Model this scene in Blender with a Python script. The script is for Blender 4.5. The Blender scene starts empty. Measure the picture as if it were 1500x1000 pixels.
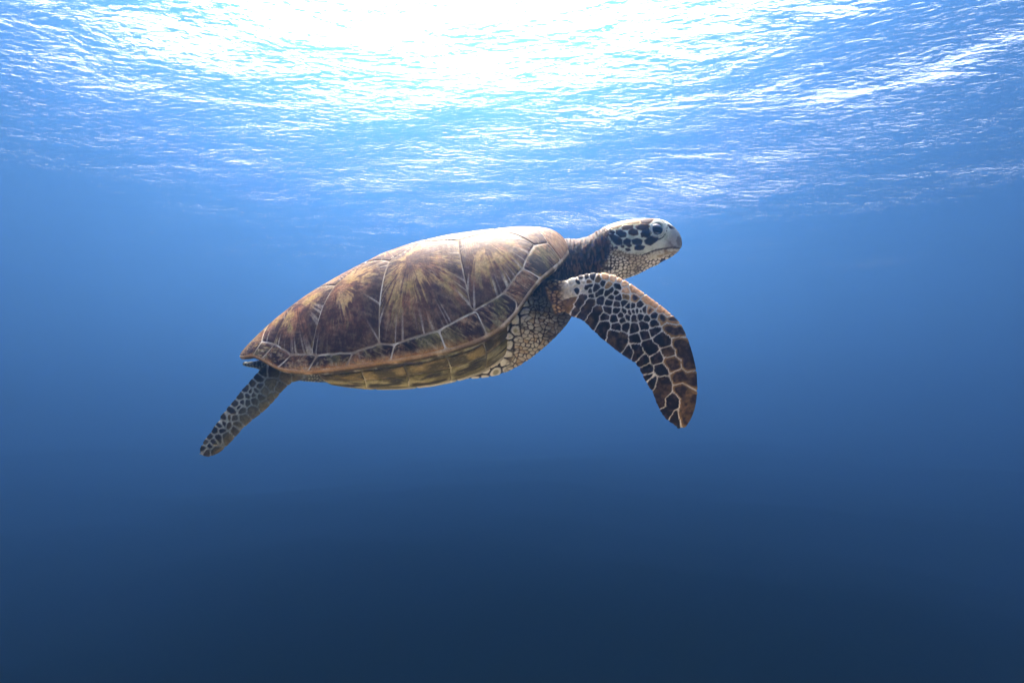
import bpy, math
import numpy as np
from mathutils import Vector, Matrix

# ------------------------------------------------------------------ camera
scene = bpy.context.scene
COL = scene.collection
PX_F = 760.0                       # focal length in photograph pixels (1500 wide)
HORIZON = 585.0                    # row of the eye-level horizon in the photograph
PITCH = math.atan((HORIZON - 500.0) / PX_F)
cam_data = bpy.data.cameras.new('camera')
cam_data.sensor_width = 36.0
cam_data.lens = 36.0 * PX_F / 1500.0
cam_data.clip_start = 0.02
cam_data.clip_end = 2000.0
cam = bpy.data.objects.new('camera', cam_data)
cam.rotation_euler = (math.pi / 2 + PITCH, 0.0, 0.0)
COL.objects.link(cam)
scene.camera = cam

# ------------------------------------------------------------------ sky and sun
SUN_EL, SUN_AZ = math.radians(58.0), math.radians(-8.0)
world = bpy.data.worlds.new('World')
scene.world = world
world.use_nodes = True
nt = world.node_tree
nt.nodes.clear()
sky = nt.nodes.new('ShaderNodeTexSky')
sky.sky_type = 'NISHITA'
sky.sun_disc = False
sky.sun_elevation = SUN_EL
sky.sun_rotation = SUN_AZ
sky.dust_density = 5.0
sky.ozone_density = 0.6
bg = nt.nodes.new('ShaderNodeBackground')
bg.inputs["Strength"].default_value = 0.125
wo = nt.nodes.new('ShaderNodeOutputWorld')
nt.links.new(sky.outputs[0], bg.inputs[0])
nt.links.new(bg.outputs[0], wo.inputs[0])
sun_data = bpy.data.lights.new('sun', 'SUN')
sun_data.energy = 1.5
sun_data.angle = math.radians(10.0)
sun_data.color = (1.0, 0.89, 0.77)
sun = bpy.data.objects.new('sun', sun_data)
sun_dir = Vector((math.sin(SUN_AZ) * math.cos(SUN_EL), math.cos(SUN_AZ) * math.cos(SUN_EL), math.sin(SUN_EL)))
sun.rotation_euler = sun_dir.to_track_quat('Z', 'Y').to_euler()
sun.location = sun_dir * 30
COL.objects.link(sun)
scene.view_settings.view_transform = 'Standard'
scene.view_settings.look = 'None'
scene.view_settings.gamma = 1.0
scene.view_settings.exposure = 3.85
scene.view_settings.use_curve_mapping = False
cy = scene.cycles
cy.use_denoising = True
cy.volume_bounces = 2
cy.max_bounces = 8
cy.transparent_max_bounces = 16
cy.caustics_reflective = False
cy.caustics_refractive = False

# ------------------------------------------------------------------ the sea
SURF_Z, BED_Z = 6.0, -2.8
def mesh_obj(name, verts, faces, mat=None, parent=None, smooth=True):
    me = bpy.data.meshes.new(name)
    v = np.asarray(verts, dtype=np.float32).reshape(-1, 3)
    me.vertices.add(len(v)); me.vertices.foreach_set('co', v.ravel())
    f = np.asarray(faces, dtype=np.int32)
    k = f.shape[1]
    me.loops.add(f.size); me.loops.foreach_set('vertex_index', f.ravel())
    me.polygons.add(len(f))
    me.polygons.foreach_set('loop_start', np.arange(0, f.size, k, dtype=np.int32))
    me.polygons.foreach_set('loop_total', np.full(len(f), k, dtype=np.int32))
    if smooth:
        me.polygons.foreach_set('use_smooth', np.ones(len(f), dtype=bool))
    me.update(calc_edges=True); me.validate()
    o = bpy.data.objects.new(name, me)
    COL.objects.link(o)
    if mat: me.materials.append(mat)
    if parent: o.parent = parent
    return o
def grid_faces(nu, nv, wrap_v=False):
    i = np.arange(nu - 1)[:, None]; j = np.arange(nv if wrap_v else nv - 1)[None, :]
    jn = (j + 1) % nv
    return np.stack([(i * nv + j), ((i + 1) * nv + j), ((i + 1) * nv + jn), (i * nv + jn)], -1).reshape(-1, 4)

def water_material():
    m = bpy.data.materials.new('sea_surface'); m.use_nodes = True
    n = m.node_tree.nodes; l = m.node_tree.links; n.clear()
    out = n.new('ShaderNodeOutputMaterial')
    geo = n.new('ShaderNodeNewGeometry')
    mp = n.new('ShaderNodeMapping'); mp.inputs['Scale'].default_value = (0.42, 1.0, 1.0)
    mp.inputs['Rotation'].default_value = (0, 0, 0.25)
    l.new(geo.outputs['Position'], mp.inputs['Vector'])
    def noise(scale, detail, dist):
        t = n.new('ShaderNodeTexNoise'); t.inputs['Scale'].default_value = scale
        t.inputs['Detail'].default_value = detail; t.inputs['Distortion'].default_value = dist
        t.inputs['Roughness'].default_value = 0.52
        l.new(mp.outputs[0], t.inputs['Vector']); return t
    a = noise(1.5, 5, 0.5); b = noise(10.0, 5, 0.9)
    b1 = n.new('ShaderNodeBump'); b1.inputs['Strength'].default_value = 1.0; b1.inputs['Distance'].default_value = WAVE_A
    l.new(a.outputs['Fac'], b1.inputs['Height'])
    b2 = n.new('ShaderNodeBump'); b2.inputs['Strength'].default_value = 1.0; b2.inputs['Distance'].default_value = WAVE_B
    l.new(b.outputs['Fac'], b2.inputs['Height']); l.new(b1.outputs[0], b2.inputs['Normal'])
    fr = n.new('ShaderNodeFresnel'); fr.inputs['IOR'].default_value = 1.333
    l.new(b2.outputs[0], fr.inputs['Normal'])
    tr = n.new('ShaderNodeBsdfTransparent')
    gl = n.new('ShaderNodeBsdfGlossy'); gl.inputs['Roughness'].default_value = 0.11
    l.new(b2.outputs[0], gl.inputs['Normal'])
    mx = n.new('ShaderNodeMixShader')
    l.new(fr.outputs[0], mx.inputs[0]); l.new(tr.outputs[0], mx.inputs[1]); l.new(gl.outputs[0], mx.inputs[2])
    l.new(mx.outputs[0], out.inputs['Surface'])
    return m
VOXEL = 0.0016
WAVE_A, WAVE_B = 0.12, 0.030
NW = 420
t = np.linspace(-1, 1, NW)
ax = 16 * t + 74 * t ** 5
X, Y = np.meshgrid(ax, ax + 8.0, indexing='ij')
Z = np.zeros_like(X)
rng = np.random.default_rng(5)
for k in range(26):
    lam = 1.2 * 1.16 ** k * rng.uniform(0.9, 1.1)
    if lam > 20: break
    th = rng.normal(1.2, 0.55)
    amp = 0.0048 * lam ** 1.0
    Z += amp * np.sin(2 * np.pi / lam * (X * math.cos(th) + Y * math.sin(th)) + rng.uniform(0, 6.28))
verts = np.stack([X, Y, SURF_Z + Z], -1).reshape(-1, 3)
w = mesh_obj('water', verts, grid_faces(NW, NW), water_material())
w['kind'] = 'structure'; w['label'] = 'rippling sea surface seen from below'

def plain(name, col, rough=0.8):
    m = bpy.data.materials.new(name); m.use_nodes = True
    p = m.node_tree.nodes['Principled BSDF']
    p.inputs['Base Color'].default_value = (*col, 1); p.inputs['Roughness'].default_value = 1.0; p.inputs['Specular IOR Level'].default_value = 0.0
    return m
HZ = bpy.data.materials.new('sea_water'); HZ.use_nodes = True
n = HZ.node_tree.nodes; n.clear()
out = n.new('ShaderNodeOutputMaterial')
pv = n.new('ShaderNodeVolumePrincipled')
pv.inputs['Color'].default_value = (0.043, 0.134, 0.32, 1)
pv.inputs['Absorption Color'].default_value = (0.02, 0.008, 0.0, 1)
pv.inputs['Density'].default_value = 0.098
pv.inputs["Anisotropy"].default_value = 0.78
HZ.node_tree.links.new(pv.outputs[0], out.inputs['Volume'])
s, zt, zb = 88.0, SURF_Z + 0.8, BED_Z - 2.5
bv = [(x, y + 8, z) for z in (zb, zt) for x, y in ((-s, -s), (s, -s), (s, s), (-s, s))]
hz = mesh_obj('haze', bv, [(0, 3, 2, 1), (4, 5, 6, 7), (0, 1, 5, 4), (1, 2, 6, 5), (2, 3, 7, 6), (3, 0, 4, 7)], HZ, smooth=False)
hz['kind'] = 'stuff'; hz['label'] = 'clear blue sea water fading into the deep'; hz['category'] = 'sea water'
# the seabed: dark seagrass flats, sinking away into the water
BX, BY = np.meshgrid(ax * 1.0, ax + 8.0, indexing='ij')
BZ = BED_Z + 0.0 * BX
for k in range(14):
    lam = 1.5 * 1.25 ** k
    th = rng.uniform(0, 6.28)
    BZ += 0.006 * lam * np.sin(2 * np.pi / lam * (BX * math.cos(th) + BY * math.sin(th)) + rng.uniform(0, 6.28))
SB = bpy.data.materials.new('seagrass_and_bounce_sand'); SB.use_nodes = True
n = SB.node_tree.nodes; l = SB.node_tree.links
p = n['Principled BSDF']; p.inputs['Roughness'].default_value = 1.0; p.inputs['Specular IOR Level'].default_value = 0.0
geo = n.new('ShaderNodeNewGeometry')
gd = n.new('ShaderNodeVectorMath'); gd.operation = 'DISTANCE'; gd.inputs[1].default_value = (0.0, -0.6, BED_Z)
l.new(geo.outputs['Position'], gd.inputs[0])
nz = n.new('ShaderNodeTexNoise'); nz.inputs['Scale'].default_value = 0.9; nz.inputs['Detail'].default_value = 6
l.new(geo.outputs['Position'], nz.inputs['Vector'])
ma = n.new('ShaderNodeMath'); ma.operation = 'MULTIPLY_ADD'; ma.inputs[1].default_value = 2.4
l.new(nz.outputs['Fac'], ma.inputs[0]); l.new(gd.outputs['Value'], ma.inputs[2])
mr = n.new('ShaderNodeMapRange'); mr.inputs['From Min'].default_value = 3.9; mr.inputs['From Max'].default_value = 5.3
l.new(ma.outputs[0], mr.inputs['Value'])
mc = n.new('ShaderNodeMix'); mc.data_type = 'RGBA'
mc.inputs['A'].default_value = (0.52, 0.45, 0.33, 1); mc.inputs['B'].default_value = (0.0003, 0.0015, 0.0018, 1)  # pale sand is an added, out-of-view patch bouncing light onto the turtle
l.new(mr.outputs[0], mc.inputs['Factor']); l.new(mc.outputs['Result'], p.inputs['Base Color'])
bed = mesh_obj('seabed', np.stack([BX, BY, BZ], -1)[::2, ::2].reshape(-1, 3), grid_faces(NW // 2, NW // 2), SB)
bed['kind'] = 'structure'; bed['label'] = 'dark seagrass bed with an added pale sand patch that bounces light up'

# ================================================================== the sea turtle
# ---- numpy noise helpers
def _h(ix, iy, seed):
    n = (ix.astype(np.int64) * 374761393 + iy.astype(np.int64) * 668265263 + seed * 974634777) & 0xFFFFFFFF
    n = ((n ^ (n >> 13)) * 1274126177) & 0xFFFFFFFF
    n = ((n ^ (n >> 16)) * 2246822519) & 0xFFFFFFFF
    return ((n ^ (n >> 15)) & 0xFFFFFF) / float(0xFFFFFF)
def vnoise(x, y, seed=0):
    x, y = np.broadcast_arrays(np.asarray(x, float), np.asarray(y, float))
    ix, iy = np.floor(x), np.floor(y)
    fx, fy = x - ix, y - iy
    fx = fx * fx * (3 - 2 * fx); fy = fy * fy * (3 - 2 * fy)
    a, b = _h(ix, iy, seed), _h(ix + 1, iy, seed)
    c, d = _h(ix, iy + 1, seed), _h(ix + 1, iy + 1, seed)
    return (a * (1 - fx) + b * fx) * (1 - fy) + (c * (1 - fx) + d * fx) * fy
def fbm(x, y, octv=4, seed=0, gain=0.5):
    s = 0; a = 1.0; t = 0
    for k in range(octv):
        s = s + a * vnoise(x * 2 ** k, y * 2 ** k, seed + 17 * k); t += a; a *= gain
    return s / t
def cells(x, y, seed=0, jit=0.9):
    """distance to the border between jittered cells, and a random number per cell"""
    ix, iy = np.floor(x), np.floor(y)
    f1 = np.full(x.shape, 9.0); f2 = np.full(x.shape, 9.0); f3 = np.full(x.shape, 9.0); idn = np.zeros(x.shape)
    for dx in (-1, 0, 1):
        for dy in (-1, 0, 1):
            cx, cy_ = ix + dx, iy + dy
            qx = cx + 0.5 + jit * (_h(cx, cy_, seed) - 0.5); qy = cy_ + 0.5 + jit * (_h(cx, cy_, seed + 7) - 0.5)
            d = np.hypot(x - qx, y - qy); r = _h(cx, cy_, seed + 13)
            near = d < f1
            f3 = np.where(near, f2, np.where(d < f2, f2, np.minimum(f3, d)))
            f2 = np.where(near, f1, np.minimum(f2, d)); idn = np.where(near, r, idn); f1 = np.where(near, d, f1)
    k = 0.06
    return -k * np.log(np.exp(-(f2 - f1) * .5 / k) + .6 * np.exp(-(f3 - f1) * .5 / k)), idn
def sst(x, a, b):
    t = np.clip((x - a) / (b - a), 0, 1); return t * t * (3 - 2 * t)
def C8(*c): return np.array(c, float) / 255.0
def mixc(a, b, f):
    f = np.asarray(f)[..., None]; return a * (1 - f) + b * f
def to_lin(c):
    c = np.clip(c, 0, 1); return np.where(c <= 0.04045, c / 12.92, ((c + 0.055) / 1.055) ** 2.4)
def crom(pts, n):
    """Catmull-Rom through the rows of pts, n samples"""
    p = np.asarray(pts, float); m = len(p)
    p = np.vstack([2 * p[0] - p[1], p, 2 * p[-1] - p[-2]])
    s = np.linspace(0, m - 1, n); i = np.minimum(s.astype(int), m - 2); f = (s - i)[:, None]
    a, b, c, d = p[i], p[i + 1], p[i + 2], p[i + 3]
    return 0.5 * (2 * b + (c - a) * f + (2 * a - 5 * b + 4 * c - d) * f ** 2 + (3 * b - a - 3 * c + d) * f ** 3)
def seg_dist(px, py, pts, closed=False):
    """distance from points to a polyline"""
    best = np.full(px.shape, 1e9); p = list(pts) + ([pts[0]] if closed else [])
    for (ax_, ay), (bx, by) in zip(p[:-1], p[1:]):
        vx, vy = bx - ax_, by - ay; L = vx * vx + vy * vy + 1e-12
        t_ = np.clip(((px - ax_) * vx + (py - ay) * vy) / L, 0, 1)
        best = np.minimum(best, np.hypot(px - ax_ - t_ * vx, py - ay - t_ * vy))
    return best
def inside(px, py, poly):
    r = np.zeros(px.shape, bool); n_ = len(poly)
    for k in range(n_):
        x1, y1 = poly[k]; x2, y2 = poly[(k + 1) % n_]
        if y1 == y2: continue
        c = ((y1 > py) != (y2 > py)) & (px < (x2 - x1) * (py - y1) / (y2 - y1) + x1)
        r ^= c
    return r
def sdist(px, py, poly):
    d = seg_dist(px, py, poly, True); return np.where(inside(px, py, poly), d, -d)

# ---- the turtle's own frame: x to the head, y away from the camera side, z to the back
DIST = 1.12
RC = np.array([[1, 0, 0], [0, math.cos(PITCH), -math.sin(PITCH)], [0, math.sin(PITCH), math.cos(PITCH)]])
def ray(px, py):
    c = np.array([(px - 750.0) / PX_F, 1.0, (500.0 - py) / PX_F]); return RC @ c
r0 = ray(600, 455); P0 = r0 / np.linalg.norm(r0) * DIST
YAW, TILT, ROLL = math.radians(9.0), math.radians(18.0), math.radians(6.0)
yv = r0 / np.linalg.norm(r0)
xv = np.cross(yv, [0, 0, 1]); xv /= np.linalg.norm(xv)
zv = np.cross(xv, yv)
B = np.stack([xv, yv, zv], 1)
def rot(axis, a):
    return np.array(Matrix.Rotation(a, 3, axis))
FR = B @ rot('Y', -TILT) @ rot('Z', -YAW) @ rot('X', ROLL)
C_l = FR.T @ (-P0)
def unp(px, py, yl):
    d = FR.T @ ray(px, py); t_ = (yl - C_l[1]) / d[1]; return C_l + t_ * d
def proj(p):
    q = (np.asarray(p) @ FR.T + P0) @ RC
    return 750 + PX_F * q[..., 0] / q[..., 1], 500 - PX_F * q[..., 2] / q[..., 1]

# ---- carapace: plan outline, rim and ridge
x_rear = unp(362, 514, 0)[0]; x_front = unp(831, 362, 0)[0]; LEN = x_front - x_rear
plan = np.array([[0, 0], [0.006, .035], [0.025, .075], [.07, .118], [.14, .158], [.25, .203], [.38, .240], [.5, .258], [.62, .264], [.73, .255], [.82, .228], [.89, .185], [.94, .137], [.975, .088], [.993, .045], [1, 0]])
pc = crom(plan, 600); pc[:, 0] = np.maximum.accumulate(pc[:, 0])
def W(x): return np.interp((x - x_rear) / LEN, pc[:, 0], np.maximum(pc[:, 1], 0)) * (LEN / 0.72)
def rim_point(px, py):
    y_ = -0.1
    for _ in range(40):
        p = unp(px, py, y_); y_ = 0.5 * y_ - 0.5 * W(p[0])
    return unp(px, py, y_)
rim_px = [(371, 519), (385, 527), (407, 540), (430, 543.5), (452, 544.5), (480, 542), (508, 538.5), (560, 531), (610, 523), (653, 514), (700, 499), (730, 484), (756, 457), (768, 438), (790, 408), (808, 395), (821, 384)]
rp = np.array([unp(362, 514, 0)] + [rim_point(*p) for p in rim_px] + [unp(831, 364, 0)])
rp = rp[np.argsort(rp[:, 0])]
ridge_px = [(362, 513), (372, 501), (385, 488), (410, 464), (440, 440), (470, 420), (500, 403), (530, 387), (560, 372), (590, 361), (620, 352), (660, 344), (700, 338.5), (735, 334.5), (765, 332.5), (790, 333), (805, 335.5), (818, 342), (827, 351), (831, 361)]
tp = np.array([unp(px, py, 0.0) for px, py in ridge_px])
def smooth_fn(xs, zs, s=0.012):
    g = np.linspace(xs.min(), xs.max(), 400); z = np.interp(g, xs, zs)
    k = np.exp(-0.5 * ((np.arange(-40, 41) * (g[1] - g[0])) / s) ** 2); k /= k.sum()
    zp = np.concatenate([2 * z[0] - z[40:0:-1], z, 2 * z[-1] - z[-2:-42:-1]])
    z = np.convolve(zp, k, 'valid')
    return lambda x: np.interp(x, g, z)
ZR = smooth_fn(rp[:, 0], rp[:, 2], 0.010); ZT0 = smooth_fn(tp[:, 0], tp[:, 2], 0.006)
def ZT(x): return np.maximum(ZT0(x), ZR(x) + 0.003)
def H(x, y):
    v = np.clip(np.abs(y) / np.maximum(W(x), 1e-4), 0, 1)
    g = 1 - (0.55 * v ** 2.0 + 0.45 * v ** 3.4)
    return ZR(x) + (ZT(x) - ZR(x)) * g
def S_car(a, b): return np.stack([a, b, H(a, b)], -1)
def S_norm(S, a, b, flip=1.0):
    e = 6e-4
    n_ = np.cross(S(a + e, b) - S(a - e, b), S(a, b + e) - S(a, b - e))
    return flip * n_ / (np.linalg.norm(n_, axis=-1, keepdims=True) + 1e-12)
def hit(px, py):
    """where the pixel's ray meets the near side of the carapace, as plan (x, y)"""
    d = FR.T @ ray(px, py); best = None
    ts = np.linspace(0.5, 1.6, 4400); p = C_l + ts[:, None] * d
    ok = (p[:, 0] > x_rear) & (p[:, 0] < x_front) & (np.abs(p[:, 1]) <= W(p[:, 0]))
    below = ok & (p[:, 2] <= H(p[:, 0], p[:, 1]))
    if below.any():
        q = p[np.argmax(below)]; return q[:2]
    gap = np.where(ok, p[:, 2] - H(p[:, 0], p[:, 1]), 9)
    if ok.any(): return p[np.argmin(gap)][:2]
    q = rim_point(px, py); return np.array([q[0], -W(q[0])])

turtle = bpy.data.objects.new('sea_turtle', None)
COL.objects.link(turtle)
turtle.matrix_world = Matrix([[*FR[i], P0[i]] for i in range(3)] + [[0, 0, 0, 1]])
turtle.empty_display_size = 0.1
turtle['label'] = 'green sea turtle with brown streaked shell gliding below the water surface'
turtle['category'] = 'sea turtle'

def paint_material(name, rough=0.55, bump=0.3, bscale=420.0, spec=0.25, var=0.22):
    m = bpy.data.materials.new(name); m.use_nodes = True
    n = m.node_tree.nodes; l = m.node_tree.links
    p = n['Principled BSDF']
    at = n.new('ShaderNodeAttribute'); at.attribute_name = 'paint'
    tc = n.new('ShaderNodeTexCoord')
    nz = n.new('ShaderNodeTexNoise'); nz.inputs['Scale'].default_value = bscale; nz.inputs['Detail'].default_value = 5; nz.inputs['Roughness'].default_value = 0.65
    l.new(tc.outputs['Object'], nz.inputs['Vector'])
    rg = n.new('ShaderNodeMapRange'); rg.inputs['From Min'].default_value = 0.3; rg.inputs['From Max'].default_value = 0.7
    rg.inputs['To Min'].default_value = 1 - var; rg.inputs['To Max'].default_value = 1 + var
    l.new(nz.outputs['Fac'], rg.inputs['Value'])
    ml = n.new('ShaderNodeVectorMath'); ml.operation = 'SCALE'
    l.new(at.outputs['Color'], ml.inputs[0]); l.new(rg.outputs[0], ml.inputs['Scale'])
    l.new(ml.outputs[0], p.inputs['Base Color'])
    bp = n.new('ShaderNodeBump'); bp.inputs['Strength'].default_value = bump; bp.inputs['Distance'].default_value = 0.0015
    l.new(nz.outputs['Fac'], bp.inputs['Height']); l.new(bp.outputs[0], p.inputs['Normal'])
    p.inputs['Roughness'].default_value = rough; p.inputs['Specular IOR Level'].default_value = spec
    return m
def set_paint(o, col):
    me = o.data
    at = me.color_attributes.new('paint', 'FLOAT_COLOR', 'POINT')
    c = np.ones((len(me.vertices), 4), np.float32); c[:, :3] = to_lin(col)
    at.data.foreach_set('color', c.ravel())
SHELL_M = paint_material('shell_keratin', 0.55, 0.35, 520.0, 0.07, 0.30)
SEAM_M = paint_material('shell_seam', 0.7, 0.3, 300.0, 0.05, 0.25)
SKIN_M = paint_material('turtle_skin', 0.6, 0.35, 600.0, 0.08, 0.20)

# carapace base: the pale seams and the rim, seen between the scutes
nx_, ny_ = 340, 161
sx = 0.5 - 0.5 * np.cos(np.linspace(0, math.pi, nx_))
gx = x_rear + LEN * (0.0005 + 0.999 * sx)
vv = np.linspace(-1, 1, ny_)
GX, GV = np.meshgrid(gx, vv, indexing='ij'); GY = GV * W(GX)
top = S_car(GX, GY); top[..., 2] += 0.0001
# underside lip: from the rim inwards and down a little
lip = []
for k, (ins, dz) in enumerate(((0.0, -0.004), (-0.004, -0.007), (-0.012, -0.009), (-0.035, -0.008), (-0.08, 0.0))):
    wv = np.maximum(W(gx) + ins, 0.0)
    lip.append(np.stack([gx, wv, ZR(gx) + dz], -1))
rows = [top] + [None]
ring = np.concatenate([top] + [lp[:, None, :] for lp in lip] + [(lp * [1, -1, 1])[:, None, :] for lp in lip[::-1]], 1)
nring = ring.shape[1]
fc = grid_faces(nx_, nring, True)
carapace = mesh_obj('carapace', ring.reshape(-1, 3), fc[:, ::-1], SEAM_M, turtle)
rx = np.abs(ring[..., 1]) / np.maximum(W(ring[..., 0]), 1e-4)
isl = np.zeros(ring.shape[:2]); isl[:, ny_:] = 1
nzz = fbm(ring[..., 0] * 60, ring[..., 1] * 60, 4, 3)
colr = mixc(C8(206, 192, 166), C8(150, 128, 100), sst(nzz, .30, .62))
colr = mixc(colr, C8(196, 146, 84), sst(rx, .988, .998) * 0.8 * (1 - .75 * sst((ring[..., 0] - x_rear) / LEN, .45, .7)))
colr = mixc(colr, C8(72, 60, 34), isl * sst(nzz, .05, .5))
set_paint(carapace, colr.reshape(-1, 3))

# ---- scutes: one raised plate each, grown from its own centre
def resample(poly, step):
    out_ = []
    for k in range(len(poly)):
        a, b = np.array(poly[k], float), np.array(poly[(k + 1) % len(poly)], float)
        m_ = max(2, int(np.hypot(*(b - a)) / step))
        for j in range(m_): out_.append(a + (b - a) * j / m_)
    return np.array(out_)
def relax(b, it):
    for _ in range(it):
        b = 0.25 * np.roll(b, 1, 0) + 0.5 * b + 0.25 * np.roll(b, -1, 0)
    return b
def scute(name, S, poly, grow, parent, colour, nr=48, step=0.0022, gap=0.0008, rise=0.0014, flip=1.0, seed=0, mat=None, wob=0.0012):
    b = relax(resample(poly, step), 2)
    cen = b.mean(0)
    wn = (fbm(b[:, 0] * 70, b[:, 1] * 70, 3, 91) - 0.5)[:, None] * 2 * wob
    d_ = b - cen; L_ = np.linalg.norm(d_, axis=1, keepdims=True)
    tang = np.roll(b, -1, 0) - np.roll(b, 1, 0); nrm = np.stack([tang[:, 1], -tang[:, 0]], 1)
    nrm /= np.linalg.norm(nrm, axis=1, keepdims=True) + 1e-12
    nrm *= np.sign((nrm * d_).sum(1, keepdims=True))
    b = b - nrm * gap + nrm * wn * 0.0 + np.stack([wn[:, 0], wn[:, 0]], 1) * 0.5
    g = np.asarray(grow, float)
    rr = 1 - (1 - np.linspace(0.0, 1, nr)) ** 1.35
    rr[0] = 0.004
    rr = np.append(rr, 1.0)
    P = g + rr[:, None, None] * (b - g)
    S3 = S(P[..., 0], P[..., 1]); N3 = S_norm(S, P[..., 0], P[..., 1], flip)
    edge = np.linalg.norm(S3 - S3[-1:], axis=-1)
    R = np.broadcast_to(rr[:, None], edge.shape)
    TH = np.broadcast_to(np.arctan2(b[:, 1] - g[1], b[:, 0] - g[0])[None], edge.shape)
    ct_, st_ = np.cos(TH), np.sin(TH)
    off = rise * (1 - np.exp(-edge / 0.0022)) + 0.0006 * (fbm(P[..., 0] * 45, P[..., 1] * 45, 3, seed) - .5)
    off = off - 0.00010 * (0.5 + 0.5 * np.sin(R * 60 + 5 * fbm(ct_ * 3, st_ * 3 + R * 2, 3, seed)))
    off[-1] = -0.0022
    V = S3 + N3 * off[..., None]
    nb = len(b)
    f = grid_faces(nr + 1, nb, True)
    o = mesh_obj(name, V.reshape(-1, 3), f[:, ::-1] if flip > 0 else f, mat or SHELL_M, parent)
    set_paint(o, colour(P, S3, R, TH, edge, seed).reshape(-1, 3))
    return o

def scute_colour(kind):
    def fn(P, S3, R, TH, edge, seed):
        x, y, z = S3[..., 0], S3[..., 1], S3[..., 2]
        vv_ = np.abs(y) / np.maximum(W(x), 1e-4)
        # arc length round the growth centre keeps rays even
        ct, st = np.cos(TH) * 1.0, np.sin(TH) * 1.0
        ray1 = fbm(ct * 5 + seed * 3.1 + R * 0.7, st * 5 + R * 0.7, 3, 11 + seed)
        ray2 = fbm(ct * 15 + R * 0.6, st * 15 + seed * 1.7 + R * 0.6, 3, 41 + seed)
        ray3 = fbm(ct * 34 + R * 0.4, st * 34 + R * 0.4, 2, 77 + seed)
        blot = fbm(x * 26, y * 26, 4, 5 + seed)
        fine = fbm(x * 240 + y * 60, y * 240, 3, 8)
        warp = fbm(x * 30, y * 30, 3, 19 + seed) - .5
        blot2 = fbm(TH * 1.6 + 1.5 * warp + seed, R * 2.6 + warp, 3, 31 + seed)
        fray = fbm(ct * 22 + R + 2.5 * warp, st * 22 + R, 3, 53 + seed)
        c = mixc(C8(84, 52, 35), C8(146, 96, 60), sst(blot + 0.45 * (fray - .5), .36, .64))
        tanm = sst(blot2 + .5 * (fray - .5) + .3 * (blot - .5), .44, .62)
        c = mixc(c, mixc(C8(184, 146, 88), C8(158, 130, 66), sst(blot, .4, .6)), tanm * (1 - sst(R + .3 * (ray2 - .5), .62, .86)) * sst(R + .3 * warp, .10, .38) * .9)
        c = mixc(c, C8(58, 39, 31), sst(R + 0.5 * (ray1 - .5) + .25 * (fray - .5), .60, .90) * 0.8)
        drip = sst(fray + .5 * (ray2 - .5), .52, .68) * sst(R, .45, .7) * sst(blot2, .4, .55)
        c = mixc(c, C8(150, 124, 68), drip * .7)
        rays = sst(ray3 + .5 * (ray2 - .5), .61, .75) * sst(R + 0.3 * (ray1 - .5), .66, .94)
        c = mixc(c, C8(196, 182, 160), rays * 0.75)
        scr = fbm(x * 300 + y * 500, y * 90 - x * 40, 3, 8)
        film_sun = sst(scr + .5 * (blot - .5) + .3 * (blot2 - .5), .46, .72) * (0.20 + 0.22 * (1 - sst(vv_, .2, .85)))  # algae film and wear, plus sunlight painted in, stronger towards the ridge
        c = mixc(c, C8(188, 166, 126), np.clip(film_sun, 0, .7))
        if kind == 'marginal':
            low = sst(vv_ + .03 * (blot - .5), .962, .99)
            c = mixc(C8(52, 33, 27), C8(122, 82, 52), sst(blot + .6 * (fray - .5) + .5 * (scr - .5), .34, .66))
            c = mixc(c, C8(112, 104, 54), sst(fbm(x * 22, y * 22, 4, 60) + .3 * (scr - .5), .46, .62) * 0.75)
            c = mixc(c, C8(34, 28, 20), sst(fbm(x * 30, y * 30, 4, 160), .55, .72) * 0.7)
            xf = (x - x_rear) / LEN
            c = mixc(c, C8(196, 136, 74), low * 0.85 * (1 - sst(xf, .55, .75)))
            c = mixc(c, C8(186, 172, 156), sst(fine, .55, .8) * 0.5 * (1 - sst(xf, .3, .6)))
            c = mixc(c, C8(138, 84, 56), 0.6 * sst(xf, .8, .9) * sst(blot + .6 * (scr - .5) + .4 * (fray - .5), .42, .6))
            c = mixc(c, C8(180, 160, 124), sst(scr + .4 * (blot - .5), .52, .7) * .45)
        grit = fbm(x * 380, y * 380, 3, 140, .7); mot = fbm(x * 120 + 40 * y, y * 120, 4, 141, .65)
        c = mixc(c, C8(150, 130, 86), sst(mot, .52, .66) * .24); c = mixc(c, C8(40, 29, 22), sst(1 - mot, .54, .68) * .28)
        c = c * (0.72 + 0.56 * grit)[..., None]
        c = mixc(c, C8(200, 184, 156), (1 - sst(edge, .0003, .0014)) * 0.45)
        return c
    return fn

# seam nodes read off the photograph and laid on the shell
hp = {k: hit(*v) for k, v in dict(
    n1=(803, 356.5), n1r=(822, 383), v1=(783, 360), m1=(766, 394), m1r=(790, 405), m2=(738, 429), m2a=(757, 442), m2r=(757, 456),
    c1=(692, 456.5), m3=(698, 456), m3r=(714, 491), m4=(643, 485), m4r=(654, 514), m5=(578, 505), m5r=(572, 528), c2=(556, 504),
    m6=(516.5, 518), m6r=(507, 538), m7=(464.6, 521), m7r=(451, 544), c3=(457.5, 519), m8=(427, 519.4), m8r=(407, 540),
    m9=(402, 503.5), m9r=(383, 525.5), m10=(383.5, 500.7), m10r=(371, 518.5), t1=(671, 353), t2=(571, 384.5), t3=(490, 425), t4=(421, 474)).items()}
def onrim(k): hp[k] = np.array([hp[k][0], -W(hp[k][0]) * 0.998])
for k in ('n1r', 'm1r', 'm2r', 'm3r', 'm4r', 'm5r', 'm6r', 'm7r', 'm8r', 'm9r', 'm10r'): onrim(k)
def far(p): return np.array([p[0], -p[1]])
xm = lambda a, b, f=0.5: hp[a][0] * (1 - f) + hp[b][0] * f
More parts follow.
